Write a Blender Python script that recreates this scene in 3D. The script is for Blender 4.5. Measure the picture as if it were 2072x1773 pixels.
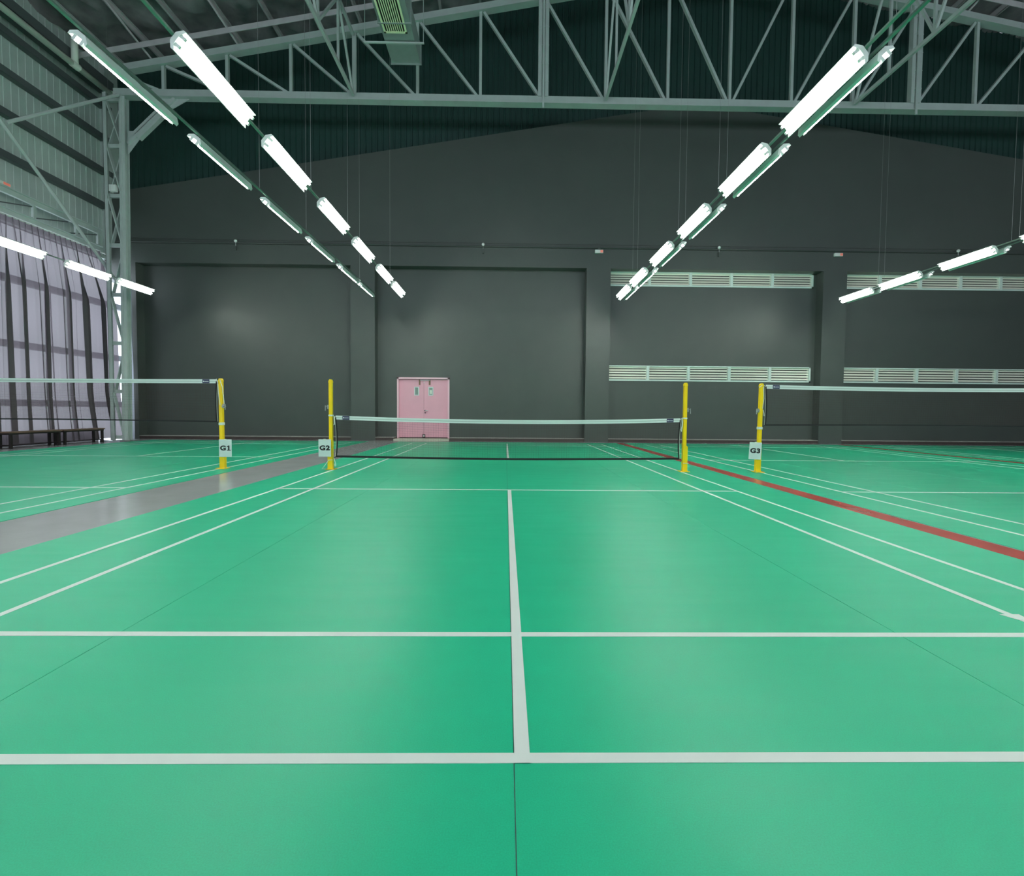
import bpy, math, random
from mathutils import Vector, Matrix
random.seed(7)
S = bpy.context.scene
C = S.collection
for o in list(bpy.data.objects):
    bpy.data.objects.remove(o, do_unlink=True)

# ------------------------------------------------------------------ camera
cam_d = bpy.data.cameras.new('camera')
cam = bpy.data.objects.new('camera', cam_d)
C.objects.link(cam)
yaw, pitch, roll = 0.0144, -0.0374, 0.0084
fwd = Vector((math.sin(yaw)*math.cos(pitch), math.cos(yaw)*math.cos(pitch), math.sin(pitch)))
rgt = Vector((math.cos(yaw), -math.sin(yaw), 0))
up = rgt.cross(fwd)
rgt2 = math.cos(roll)*rgt + math.sin(roll)*up
up2 = -math.sin(roll)*rgt + math.cos(roll)*up
m = Matrix((rgt2, up2, -fwd)).transposed().to_4x4()
m.translation = Vector((-0.0591, -8.0105, 1.0386))
cam.matrix_world = m
cam_d.sensor_fit = 'HORIZONTAL'
cam_d.sensor_width = 36.0
cam_d.lens = 36.0*927.71/2072
cam_d.shift_y = -19.0/2072
cam_d.clip_start = 0.05
cam_d.clip_end = 300
S.camera = cam

# ------------------------------------------------------------------ world and exposure
w = bpy.data.worlds.new('world')
S.world = w
w.use_nodes = True
nt = w.node_tree
bg = nt.nodes['Background']
bg.inputs['Color'].default_value = (0.80, 0.88, 1.0, 1)
bg.inputs['Strength'].default_value = 1.6
S.view_settings.view_transform = 'Standard'
S.view_settings.look = 'None'
S.view_settings.gamma = 1
S.view_settings.use_curve_mapping = False
S.view_settings.exposure = 1.05
TUBE = 34.0            # radiance of the fluorescent tubes

# ------------------------------------------------------------------ materials
def mat(name, col, rough=0.6, metal=0.0, spec=0.5, noise=0.0, nscale=6.0, bump=0.0, bscale=80.0, emit=None, es=0.0, coords='Object', stretch=None):
    m = bpy.data.materials.new(name)
    m.use_nodes = True
    t = m.node_tree
    b = t.nodes['Principled BSDF']
    b.inputs['Base Color'].default_value = (*col, 1)
    b.inputs['Roughness'].default_value = rough
    b.inputs['Metallic'].default_value = metal
    b.inputs['Specular IOR Level'].default_value = spec
    if noise or bump:
        tc = t.nodes.new('ShaderNodeTexCoord')
        mp = t.nodes.new('ShaderNodeMapping')
        if stretch: mp.inputs['Scale'].default_value = stretch
        t.links.new(tc.outputs[coords], mp.inputs['Vector'])
    if noise:
        n = t.nodes.new('ShaderNodeTexNoise')
        n.inputs['Scale'].default_value = nscale
        n.inputs['Detail'].default_value = 5
        t.links.new(mp.outputs[0], n.inputs['Vector'])
        mx = t.nodes.new('ShaderNodeMix'); mx.data_type = 'RGBA'
        mx.inputs['A'].default_value = (*[c*(1-noise) for c in col], 1)
        mx.inputs['B'].default_value = (*[min(1, c*(1+noise)) for c in col], 1)
        t.links.new(n.outputs['Fac'], mx.inputs['Factor'])
        t.links.new(mx.outputs['Result'], b.inputs['Base Color'])
    if bump:
        n2 = t.nodes.new('ShaderNodeTexNoise')
        n2.inputs['Scale'].default_value = bscale
        n2.inputs['Detail'].default_value = 3
        t.links.new(mp.outputs[0], n2.inputs['Vector'])
        bp = t.nodes.new('ShaderNodeBump')
        bp.inputs['Strength'].default_value = bump
        bp.inputs['Distance'].default_value = 0.01
        t.links.new(n2.outputs['Fac'], bp.inputs['Height'])
        t.links.new(bp.outputs[0], b.inputs['Normal'])
    if emit:
        b.inputs['Emission Color'].default_value = (*emit, 1)
        b.inputs['Emission Strength'].default_value = es
    return m

M = {}
M['wall'] = mat('dark_wall_paint', (0.072, 0.086, 0.077), 0.42, spec=0.5, noise=0.10, nscale=1.3, bump=0.25, bscale=45)
M['kerb'] = mat('kerb_paint', (0.055, 0.040, 0.036), 0.6, noise=0.3, nscale=5)
M['kerbtop'] = mat('dusty_lit_kerb_top', (0.34, 0.33, 0.31), 0.8, noise=0.3, nscale=9)  # dust, plus the light on the top edge put into the colour
M['cladgreen'] = mat('dark_green_cladding', (0.018, 0.060, 0.050), 0.5, noise=0.15, nscale=2)
M['cladgrey'] = mat('grey_cladding', (0.50, 0.60, 0.56), 0.5, noise=0.10, nscale=3)
M['steel'] = mat('grey_green_steel_paint', (0.50, 0.575, 0.545), 0.5, noise=0.12, nscale=4)
M['steeldark'] = mat('dim_purlin_steel', (0.58, 0.55, 0.56), 0.55, noise=0.2, nscale=3)
M['girt'] = mat('dark_girt_steel', (0.10, 0.12, 0.12), 0.5)
M['foil'] = mat('roof_insulation_foil', (0.34, 0.31, 0.325), 0.35, metal=0.35, noise=0.7, nscale=2.2, bump=1.0, bscale=5)
M['concrete'] = mat('grey_sealed_floor', (0.36, 0.375, 0.37), 0.17, noise=0.16, nscale=2.5, bump=0.03, bscale=20)
M['red'] = mat('red_painted_strip', (0.40, 0.045, 0.035), 0.25, noise=0.25, nscale=5)
M['line'] = mat('white_court_tape', (0.64, 0.69, 0.65), 0.55, noise=0.04, nscale=4)
M['seam'] = mat('dark_seam', (0.02, 0.07, 0.05), 0.9)
M['yellow'] = mat('yellow_post_paint', (0.95, 0.64, 0.006), 0.35)
M['white'] = mat('white_enamel', (0.82, 0.86, 0.82), 0.4)
M['pvc'] = mat('white_pvc_pipe', (0.86, 0.93, 0.82), 0.4)
M['grille'] = mat('pale_yellow_grille', (0.86, 0.96, 0.62), 0.45)
M['duct'] = mat('galvanised_duct', (0.33, 0.40, 0.38), 0.45, metal=0.2, noise=0.15, nscale=5)
M['black'] = mat('black', (0.008, 0.008, 0.009), 0.6)
M['void'] = mat('dark_void', (0.03, 0.035, 0.03), 0.9)
M['netcord'] = mat('dark_brown_net_cord', (0.075, 0.048, 0.045), 0.8)
M['nettape'] = mat('white_net_tape', (0.72, 0.80, 0.76), 0.7)
M['navy'] = mat('navy_label', (0.035, 0.035, 0.10), 0.6)
M['rope'] = mat('off_white_cord', (0.70, 0.76, 0.66), 0.8)
M['zinc'] = mat('zinc_metal', (0.45, 0.47, 0.46), 0.35, metal=0.8)
M['paper'] = mat('laminated_paper', (0.66, 0.76, 0.73), 0.35)
M['pink'] = mat('pink_door_paint', (0.80, 0.41, 0.50), 0.4, noise=0.05, nscale=3)
M['pinkframe'] = mat('pale_pink_frame_paint', (0.90, 0.58, 0.66), 0.4)
M['brownmetal'] = mat('brown_bracket', (0.22, 0.12, 0.07), 0.5)
M['stone'] = mat('pale_stone_step', (0.55, 0.56, 0.45), 0.6, noise=0.2, nscale=8)
M['slat'] = mat('cream_louvre_slat', (0.92, 0.93, 0.80), 0.5)
M['louvframe'] = mat('pale_green_white_frame', (0.74, 0.86, 0.79), 0.45)
M['bench'] = mat('dark_brown_bench', (0.018, 0.014, 0.013), 0.5)
M['benchtop'] = mat('worn_wood_bench_top', (0.16, 0.10, 0.07), 0.5, noise=0.3, nscale=8)
M['railgreen'] = mat('galvanised_cable_rail', (0.30, 0.38, 0.33), 0.35, metal=0.4)
M['redlens'] = mat('red_indicator', (0.85, 0.32, 0.26), 0.4, emit=(1, 0.12, 0.06), es=0.12)
M['globe'] = mat('white_globe', (0.85, 0.88, 0.85), 0.3)
M['paleblue'] = mat('daylit_pier_and_plastic', (0.40, 0.44, 0.50), 0.6)  # pale blue carries daylight on the corner pier; also the plastic sheet

m = bpy.data.materials.new('lit_fluorescent_tube'); m.use_nodes = True
t = m.node_tree; t.nodes.clear()
e = t.nodes.new('ShaderNodeEmission'); o_ = t.nodes.new('ShaderNodeOutputMaterial')
e.inputs['Color'].default_value = (0.93, 1.0, 0.93, 1); e.inputs['Strength'].default_value = TUBE
t.links.new(e.outputs[0], o_.inputs[0]); M['tube'] = m

# green sports mat: rubbery vinyl, fine grain, faint wear
m = bpy.data.materials.new('green_sports_mat'); m.use_nodes = True
t = m.node_tree; b = t.nodes['Principled BSDF']
tc = t.nodes.new('ShaderNodeTexCoord')
n1 = t.nodes.new('ShaderNodeTexNoise'); n1.inputs['Scale'].default_value = 0.55; n1.inputs['Detail'].default_value = 5
n2 = t.nodes.new('ShaderNodeTexNoise'); n2.inputs['Scale'].default_value = 260; n2.inputs['Detail'].default_value = 2
mp = t.nodes.new('ShaderNodeMapping'); mp.inputs['Scale'].default_value = (0.8, 5.0, 1)
n3 = t.nodes.new('ShaderNodeTexNoise'); n3.inputs['Scale'].default_value = 1.6; n3.inputs['Detail'].default_value = 6
geo = t.nodes.new('ShaderNodeNewGeometry')
for n in (n1, n2): t.links.new(geo.outputs['Position'], n.inputs['Vector'])
t.links.new(geo.outputs['Position'], mp.inputs['Vector']); t.links.new(mp.outputs[0], n3.inputs['Vector'])
mx = t.nodes.new('ShaderNodeMix'); mx.data_type = 'RGBA'
mx.inputs['A'].default_value = (0.003, 0.37, 0.190, 1); mx.inputs['B'].default_value = (0.012, 0.44, 0.240, 1)
t.links.new(n1.outputs['Fac'], mx.inputs['Factor'])
mx2 = t.nodes.new('ShaderNodeMix'); mx2.data_type = 'RGBA'; mx2.blend_type = 'MULTIPLY'
mx2.inputs['Factor'].default_value = 0.45
r2 = t.nodes.new('ShaderNodeMapRange'); r2.inputs['From Min'].default_value = 0.3; r2.inputs['From Max'].default_value = 0.7
r2.inputs['To Min'].default_value = 0.8; r2.inputs['To Max'].default_value = 1.15
t.links.new(n2.outputs['Fac'], r2.inputs['Value'])
t.links.new(mx.outputs['Result'], mx2.inputs['A']); t.links.new(r2.outputs[0], mx2.inputs['B'])
t.links.new(mx2.outputs['Result'], b.inputs['Base Color'])
rr = t.nodes.new('ShaderNodeMapRange'); rr.inputs['To Min'].default_value = 0.34; rr.inputs['To Max'].default_value = 0.50
t.links.new(n3.outputs['Fac'], rr.inputs['Value']); t.links.new(rr.outputs[0], b.inputs['Roughness'])
b.inputs['Specular IOR Level'].default_value = 0.42
bp = t.nodes.new('ShaderNodeBump'); bp.inputs['Strength'].default_value = 0.06; bp.inputs['Distance'].default_value = 0.003
t.links.new(n2.outputs['Fac'], bp.inputs['Height']); t.links.new(bp.outputs[0], b.inputs['Normal'])
M['green'] = m

# thin curtain cloth
m = bpy.data.materials.new('thin_mauve_grey_curtain_cloth'); m.use_nodes = True
t = m.node_tree; t.nodes.clear()
d = t.nodes.new('ShaderNodeBsdfDiffuse'); d.inputs[0].default_value = (0.21, 0.185, 0.195, 1)
tr = t.nodes.new('ShaderNodeBsdfTranslucent'); tr.inputs[0].default_value = (0.155, 0.135, 0.155, 1)
tp = t.nodes.new('ShaderNodeBsdfTransparent'); tp.inputs[0].default_value = (1, 1, 1, 1)
a = t.nodes.new('ShaderNodeMixShader'); a.inputs[0].default_value = 0.45
a2 = t.nodes.new('ShaderNodeMixShader'); a2.inputs[0].default_value = 0.06
o_ = t.nodes.new('ShaderNodeOutputMaterial')
t.links.new(d.outputs[0], a.inputs[1]); t.links.new(tr.outputs[0], a.inputs[2])
t.links.new(a.outputs[0], a2.inputs[1]); t.links.new(tp.outputs[0], a2.inputs[2]); t.links.new(a2.outputs[0], o_.inputs[0])
M['curtain'] = m

m = bpy.data.materials.new('door_window_glass'); m.use_nodes = True
b = m.node_tree.nodes['Principled BSDF']
b.inputs['Base Color'].default_value = (0.30, 0.40, 0.35, 1); b.inputs['Roughness'].default_value = 0.08
M['glass'] = m

# ------------------------------------------------------------------ helpers
class MB:
    def __init__(s): s.v = []; s.f = []
    def quad(s, *p):
        i = len(s.v); s.v += [tuple(q) for q in p]; s.f.append(tuple(range(i, i+len(p)))); return s
    def hexa(s, a, b):      # a, b: lists of n points, two end faces
        n = len(a); i = len(s.v); s.v += [tuple(q) for q in a] + [tuple(q) for q in b]
        s.f.append(tuple(range(i+n-1, i-1, -1))); s.f.append(tuple(range(i+n, i+2*n)))
        for k in range(n):
            k2 = (k+1) % n
            s.f.append((i+k, i+k2, i+n+k2, i+n+k))
        return s
    def box(s, x0, y0, z0, x1, y1, z1):
        return s.hexa([(x0, y0, z0), (x1, y0, z0), (x1, y1, z0), (x0, y1, z0)], [(x0, y0, z1), (x1, y0, z1), (x1, y1, z1), (x0, y1, z1)])
    def bar(s, p, q, w, h, upv=(0, 0, 1)):    # rectangular bar p->q, w across, h along upv
        p = Vector(p); q = Vector(q); d = (q-p).normalized(); u = Vector(upv)
        if abs(d.dot(u)) > 0.98: u = Vector((0, 1, 0))
        sd = d.cross(u).normalized(); u = sd.cross(d).normalized()
        o = [sd*(-w/2)+u*(-h/2), sd*(w/2)+u*(-h/2), sd*(w/2)+u*(h/2), sd*(-w/2)+u*(h/2)]
        return s.hexa([p+k for k in o], [q+k for k in o])
    def angle(s, p, q, w, t, upv=(0, 0, 1)):  # steel channel: web and two flanges
        p = Vector(p); q = Vector(q); d = (q-p).normalized(); u = Vector(upv)
        if abs(d.dot(u)) > 0.98: u = Vector((0, 1, 0))
        sd = d.cross(u).normalized(); u = sd.cross(d).normalized()
        s.bar(p, q, w, t, upv)
        for k in (-1, 1):
            off = sd*(k*(w/2-t/2)) + u*(-w*0.25)
            s.bar(p+off, q+off, t, w*0.5, upv)
        return s
    def tube(s, pts, r, n=8):
        P = [Vector(p) for p in pts]; rings = []
        for i, p in enumerate(P):
            d = (P[min(i+1, len(P)-1)] - P[max(i-1, 0)]).normalized()
            u = Vector((0, 0, 1)) if abs(d.z) < 0.9 else Vector((1, 0, 0))
            a = d.cross(u).normalized(); b = d.cross(a)
            rings.append([p + (a*math.cos(2*math.pi*k/n) + b*math.sin(2*math.pi*k/n))*r for k in range(n)])
        i0 = len(s.v)
        for rg in rings: s.v += [tuple(q) for q in rg]
        for j in range(len(P)-1):
            for k in range(n):
                k2 = (k+1) % n
                s.f.append((i0+j*n+k, i0+j*n+k2, i0+(j+1)*n+k2, i0+(j+1)*n+k))
        s.f.append(tuple(i0+k for k in range(n-1, -1, -1))); s.f.append(tuple(i0+(len(P)-1)*n+k for k in range(n)))
        return s
    def sphere(s, c, r, n=12, m_=8):
        i0 = len(s.v)
        for j in range(1, m_):
            th = math.pi*j/m_
            for k in range(n):
                ph = 2*math.pi*k/n
                s.v.append((c[0]+r*math.sin(th)*math.cos(ph), c[1]+r*math.sin(th)*math.sin(ph), c[2]+r*math.cos(th)))
        a = len(s.v); s.v.append((c[0], c[1], c[2]+r)); s.v.append((c[0], c[1], c[2]-r))
        for k in range(n):
            k2 = (k+1) % n
            s.f.append((a, i0+k, i0+k2)); s.f.append((a+1, i0+(m_-2)*n+k2, i0+(m_-2)*n+k))
            for j in range(m_-2):
                s.f.append((i0+j*n+k, i0+(j+1)*n+k, i0+(j+1)*n+k2, i0+j*n+k2))
        return s
    def build(s, name, mt, parent=None, smooth=False, local=False, bevel=0):
        me = bpy.data.meshes.new(name)
        off = Vector((0, 0, 0))
        if parent and not local:
            r = parent
            while r: off += r.location; r = r.parent
        me.from_pydata([tuple(Vector(v)-off) for v in s.v], [], s.f)
        me.materials.append(M[mt])
        import bmesh
        bm = bmesh.new(); bm.from_mesh(me); bmesh.ops.recalc_face_normals(bm, faces=bm.faces)
        if bevel:
            bmesh.ops.bevel(bm, geom=list(bm.edges), offset=bevel, segments=2, affect='EDGES', profile=0.6)
        bm.to_mesh(me); bm.free()
        if smooth:
            for p in me.polygons: p.use_smooth = True
        o = bpy.data.objects.new(name, me); C.objects.link(o)
        if parent: o.parent = parent
        return o

def tag(o, label, cat, group=None):
    o['label'] = label; o['category'] = cat
    if group: o['group'] = group
    return o
def thing(name, label, cat, loc=(0, 0, 0), group=None, rotz=0):
    o = bpy.data.objects.new(name, None); C.objects.link(o)
    o.empty_display_size = 0.1
    o.location = loc; o.rotation_euler = (0, 0, rotz)
    return tag(o, label, cat, group)
def struct(o):
    o['kind'] = 'structure'; return o
def sempty(name, loc=(0, 0, 0)):
    o = bpy.data.objects.new(name, None); C.objects.link(o); o.location = loc; return struct(o)
def kids(o): return [c for c in bpy.data.objects if c.parent == o]
def dup(root, loc, label, group=None):
    r = root.copy(); C.objects.link(r); r.location = loc; r['label'] = label
    if group: r['group'] = group
    for ch in kids(root):
        c = ch.copy(); C.objects.link(c); c.parent = r
        for g in kids(ch):
            d = g.copy(); C.objects.link(d); d.parent = c
    return r

# ------------------------------------------------------------------ geometry constants
YW, YF, YU = 8.15, 7.80, 7.86        # recessed panel plane, pillar/beam front, upper wall front
XL, XR, YB = -13.75, 28.0, -14.0
CX = 6.9                              # gable centre
SL = 0.185
def chord_z(x): return 14.97 - SL*abs(x-CX)
def roof_z(x): return chord_z(x) + 1.35
def gable_z(x):
    return 11.55 - 0.165*abs(x-6.4) if x < 6.4 else 11.55 - 0.15*(x-6.4)

# ------------------------------------------------------------------ floor
struct(MB().box(XL-0.3, YB, -0.2, XR, 8.6, 0.0).build('floor', 'concrete'))

# ------------------------------------------------------------------ back wall
wb = sempty('wall_back', (CX, YW, 0))
PW = 0.82
PX = [-12.97, -4.945, 3.09, 11.26, 19.4, 27.3]       # pillar centres
DX0, DX1, DZ0, DZ1 = -3.86, -2.03, 0.09, 2.20      # door opening
LZ = [(5.45, 5.95), (2.15, 2.69)]                    # louvre openings
def panel(x0, x1, z0, z1):
    MB().box(x0, YW, z0, x1, YW+0.2, z1).build('wall_panel', 'wall', wb)
for i in range(5):
    a, b_ = PX[i]+PW/2, PX[i+1]-PW/2
    if i == 1:
        panel(a, DX0, 0, 5.95); panel(DX0, DX1, DZ1, 5.95); panel(DX1, b_, 0, 5.95)
    elif i >= 2:
        x0l = a + (0.0 if i == 2 else 0.0); x1l = b_-0.13
        panel(a, b_, 0, LZ[1][0]); panel(a, b_, LZ[1][1], LZ[0][0])
        panel(x1l, b_, LZ[1][0], LZ[1][1]); panel(x1l, b_, LZ[0][0], 5.95)
    else:
        panel(a, b_, 0, 5.95)
for x in PX[:1]:
    MB().box(-12.70, YF, 0, x+PW/2, YW+0.2, 5.95).build('pillar', 'wall', wb)
    MB().hexa([(-13.02, YF+0.1, 0), (-12.70, YF+0.1, 0), (-12.70, YW+0.2, 0), (-13.02, YW+0.2, 0)], [(-12.96, YF+0.1, 5.4), (-12.88, YF+0.1, 5.4), (-12.88, YW+0.2, 5.4), (-12.96, YW+0.2, 5.4)]).build('daylit_pier', 'paleblue', wb)  # tapered shape and pale tint stand in for daylight on the pier
    MB().box(-13.75, YF+0.05, 5.4, -12.70, YW+0.2, 5.95).build('lintel', 'wall', wb)
for x in PX[1:]:
    MB().box(x-PW/2, YF, 0, x+PW/2, YW+0.2, 5.95).build('pillar', 'wall', wb)
MB().box(XL, YF, 5.95, XR, YW+0.2, 6.60).build('beam', 'wall', wb)
# upper wall up to the sloping paint line
gx = [XL, -8, 0, 6.4, 14, 22, XR]
fr = [(XL, 6.60)] + [(XR, 6.60)] + [(x, gable_z(x)) for x in reversed(gx)]
MB().hexa([(x, YU, z) for x, z in fr], [(x, YW+0.02, z) for x, z in fr]).build('upper_wall', 'wall', wb)
# dark green profiled cladding sheets of the gable, each sheet 1 m wide with five ribs
x = XL
while x < 22.0:
    mb = MB()
    pts = []
    for k in range(5):
        r0 = x + k*0.2
        pts += [(r0, 0), (r0+0.145, 0), (r0+0.158, -0.035), (r0+0.187, -0.035), (r0+0.2, 0)]
    pts = [p for j, p in enumerate(pts) if j == 0 or p != pts[j-1]]
    for (xa, da), (xb, db) in zip(pts, pts[1:]):
        mb.quad((xa, YW+0.13+da, 8.0), (xb, YW+0.13+db, 8.0), (xb, YW+0.13+db, roof_z(xb)-0.02), (xa, YW+0.13+da, roof_z(xa)-0.02))
    mb.build('cladding_sheet', 'cladgreen', wb)
    x += 1.0
MB().box(22.2, YW+0.1, 8.0, XR, YW+0.2, 13.2).build('cladding_sheet', 'cladgreen', wb)
MB().box(-12.6, YW+0.25, -0.1, XR, YW+0.4, 11.9).build('backing_wall', 'void', wb)
# kerb between the pillars
for i in range(5):
    a, b_ = PX[i]+PW/2, PX[i+1]-PW/2
    segs = [(a, b_)]
    if i == 1: segs = [(a, DX0-0.04), (DX1+0.04, b_)]
    for s0, s1 in segs:
        k = MB().box(s0, YF+0.02, 0, s1, YW, 0.10).build('kerb', 'kerb', wb)
        MB().box(s0, YF+0.012, 0.10, s1, YW, 0.118).build('kerb_top', 'kerbtop', k)
# conduit along the ledge
MB().tube([(XL+0.5, YF-0.02, 6.63), (XR-1, YF-0.02, 6.63)], 0.022, 8).build('conduit', 'wall', wb)
MB().box(XL+0.9, YU-0.02, 6.76, XR-1, YU, 6.775).build('conduit', 'wall', wb)

# ------------------------------------------------------------------ other walls
struct(MB().box(XR, YB, 0, XR+0.2, 8.6, 14).build('wall_right', 'wall'))
struct(MB().box(XL, YB-0.2, 0, XR, YB, 6.0).box(XL, YB-0.2, 10.2, XR, YB, 16.6).build('wall_front', 'wall'))
wn = sempty('added_opening', (CX, YB, 6.0))              # unseen opening added behind the camera to brighten upper wall and truss
for k in range(12):
    xx = XL + (XR-XL)*k/11
    MB().box(xx-0.06, YB-0.15, 6.0, xx+0.06, YB-0.05, 10.2).build('mullion', 'steel', wn)
MB().box(XL, YB-0.15, 8.1, XR, YB-0.05, 8.2).build('transom', 'steel', wn)
wl = sempty('wall_left', (-13.6, 0, 0))
CLX = -13.55
TOPL = roof_z(CLX) - 0.05
y = YB
while y < 8.0:
    mb = MB(); pts = []
    for k in range(5):
        r0 = y + k*0.2
        pts += [(r0, 0), (r0+0.15, 0), (r0+0.16, 0.010), (r0+0.19, 0.010), (r0+0.2, 0)]
    pts = [p for j, p in enumerate(pts) if j == 0 or p != pts[j-1]]
    for (ya, da), (yb, db) in zip(pts, pts[1:]):
        mb.quad((CLX+da, min(ya, 8.1), 6.0), (CLX+db, min(yb, 8.1), 6.0), (CLX+db, min(yb, 8.1), TOPL), (CLX+da, min(ya, 8.1), TOPL))
    mb.build('cladding_sheet', 'cladgrey', wl)
    y += 1.0
MB().box(CLX-0.12, YB, 6.0, CLX-0.06, 8.2, TOPL).build('outer_skin', 'void', wl)
for z in (7.74, 8.86, 9.95, 11.0):
    g = MB()
    g.box(CLX+0.02, YB, z-0.09, CLX+0.20, 7.95, z-0.075); g.box(CLX+0.19, YB, z-0.09, CLX+0.205, 7.95, z+0.09); g.box(CLX+0.02, YB, z+0.075, CLX+0.20, 7.95, z+0.09)
    g.build('girt', 'girt', wl)
for z in (4.50, 2.75, 1.16):        # rails of the open lower wall, seen through the curtain
    MB().box(-13.50, YB, z-0.09, -13.34, 8.3, z+0.09).build('rail', 'girt', wl)
for y_ in (-9.5, -5.2, -0.9):
    MB().box(-13.50, y_-0.06, 0.3, -13.38, y_+0.06, 6.0).build('mullion', 'girt', wl)
MB().box(-13.62, YB, 0, -13.40, 7.2, 0.36).build('plinth', 'kerb', wl)
MB().box(-13.62, 7.70, 6.0, -13.35, 8.2, TOPL).build('corner_post', 'steel', wl)
for z0, z1 in ((6.0, 6.1),):
    MB().box(CLX, YB, z0, CLX+0.12, 7.9, z1).build('sill_angle', 'steel', wl)

# ------------------------------------------------------------------ ceiling with foil lining and purlins
ce = sempty('ceiling', (CX, 0, roof_z(CX)))
mb = MB()
NX, NY = 150, 74
rnd = random.Random(3)
xs = [XL + (XR-XL)*i/NX for i in range(NX+1)]
ys = [YB + (8.6-YB)*j/NY for j in range(NY+1)]
grid = []
for i, x in enumerate(xs):
    for j, y_ in enumerate(ys):
        sag = 0.5-0.5*math.cos(2*math.pi*(x-CX)/1.32)
        wr = 0.09*math.sin(5*y_+3*math.sin(x*2.1)) + 0.05*math.sin(11*y_+x*5) + rnd.uniform(-0.04, 0.04)
        mb.v.append((x, y_, roof_z(x) - 0.02 - 0.10*sag + wr*sag))
for i in range(NX):
    for j in range(NY):
        a = i*(NY+1)+j
        mb.f.append((a, a+1, a+NY+2, a+NY+1))
mb.build('foil_lining', 'foil', ce, smooth=True)
MB().quad((XL-0.3, YB, roof_z(XL)+0.2), (XL-0.3, 8.6, roof_z(XL)+0.2), (CX, 8.6, roof_z(CX)+0.3), (CX, YB, roof_z(CX)+0.3)).quad((CX, YB, roof_z(CX)+0.3), (CX, 8.6, roof_z(CX)+0.3), (XR+0.3, 8.6, roof_z(XR)+0.2), (XR+0.3, YB, roof_z(XR)+0.2)).build('roof_sheet', 'void', ce)
k = -15
while k <= 15:
    x = CX + k*1.32
    if x > XL+0.2 and k != 0:
        z = roof_z(x) - 0.20
        p = MB()
        p.box(x-0.03, -10, z-0.10, x-0.018, 8.05, z+0.10); p.box(x-0.03, -10, z-0.10, x+0.04, 8.05, z-0.088); p.box(x-0.03, -10, z+0.088, x+0.04, 8.05, z+0.10)
        p.build('purlin', 'steeldark', ce)
    k += 1
M['primer'] = mat('red_brown_primer', (0.25, 0.13, 0.12), 0.6)
for yy in (4.4, 2.2, 0.0, -3.0):
    for s in (-1, 1):
        xa = CX + s*20.0; xb = CX + s*0.4
        MB().bar((xa, yy, roof_z(xa)-0.26), (xb, yy, roof_z(xb)-0.26), 0.035, 0.035).build('bridging_bar', 'primer', ce)
for k in range(-14, 12, 2):
    x = CX + k*1.32 + 0.05
    if x < XL+0.6: continue
    for yy in (5.6,):
        MB().bar((x, yy, roof_z(x)-0.3), (x+0.5*(1 if k < 0 else -1), 6.65, chord_z(x+0.5*(1 if k < 0 else -1))+0.12), 0.04, 0.04).build('fly_brace', 'steeldark', ce)
for yy, dz in ((6.35, 0.32),):      # pale sagging straps across the purlins above the truss
    for s in (-1, 1):
        xa = CX + s*20.0; xb = CX + s*0.2
        MB().bar((xa, yy, chord_z(xa)+dz), (xb, yy, chord_z(xb)+dz), 0.02, 0.16).build('strap', 'steeldark', ce)

# ------------------------------------------------------------------ roof truss
YT = 6.70
ZB = 10.77
tr = thing('roof_truss', 'wide grey steel roof truss spanning the hall just before the dark end wall', 'truss', (CX, YT, ZB))
XC = 19.1                                       # half span
bc = MB(); bc.box(CX-XC, YT-0.07, ZB-0.13, CX+XC, YT+0.07, ZB+0.10); bc.box(CX-XC, YT-0.13, ZB-0.145, CX+XC, YT+0.13, ZB-0.125)
bc.build('bottom_chord', 'steel', tr)
for s in (-1, 1):
    a = (CX+s*XC, YT, chord_z(CX+s*XC)); b_ = (CX, YT, chord_z(CX))
    t_ = MB(); t_.bar(a, b_, 0.14, 0.22); t_.bar((a[0], YT, a[2]-0.115), (b_[0], YT, b_[2]-0.115), 0.24, 0.02)
    t_.build('top_chord', 'steel', tr)
P = 1.955
for k in range(-9, 10):
    x = CX + k*P
    zt = chord_z(x)-0.10
    if abs(k) in (3, 6, 9) and abs(k) == 3:
        v = MB(); v.box(x-0.16, YT-0.10, ZB+0.08, x-0.05, YT+0.06, zt); v.box(x+0.05, YT-0.10, ZB+0.08, x+0.16, YT+0.06, zt); v.box(x-0.05, YT-0.02, ZB+0.08, x+0.05, YT+0.02, zt)
        for q in range(5): v.box(x-0.165, YT-0.105, ZB+0.5+q*0.55, x+0.165, YT-0.095, ZB+0.53+q*0.55)
        v.box(x-0.03, YT-0.14, ZB-0.30, x+0.03, YT-0.11, zt)
    else:
        ww = 0.085 if abs(k) != 6 else 0.12
        v = MB().box(x-ww/2, YT-0.045, ZB+0.08, x+ww/2, YT+0.045, zt)
    v.build('vertical', 'steel', tr)
    if k != 0:
        s = 1 if k > 0 else -1
        # diagonal from the top of this vertical to the bottom of the next one towards the centre
        xb = x - s*P
        MB().bar((x - s*0.10, YT, chord_z(x)-0.14), (xb + s*0.10, YT, ZB+0.08), 0.075, 0.105, (0, 1, 0)).build('diagonal', 'steel', tr)
xe = CX - XC
MB().bar((xe+0.1, YT, chord_z(xe)-0.1), (xe+1.35, YT, ZB+0.1), 0.07, 0.09, (0, 1, 0)).build('diagonal', 'steel', tr)

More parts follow.
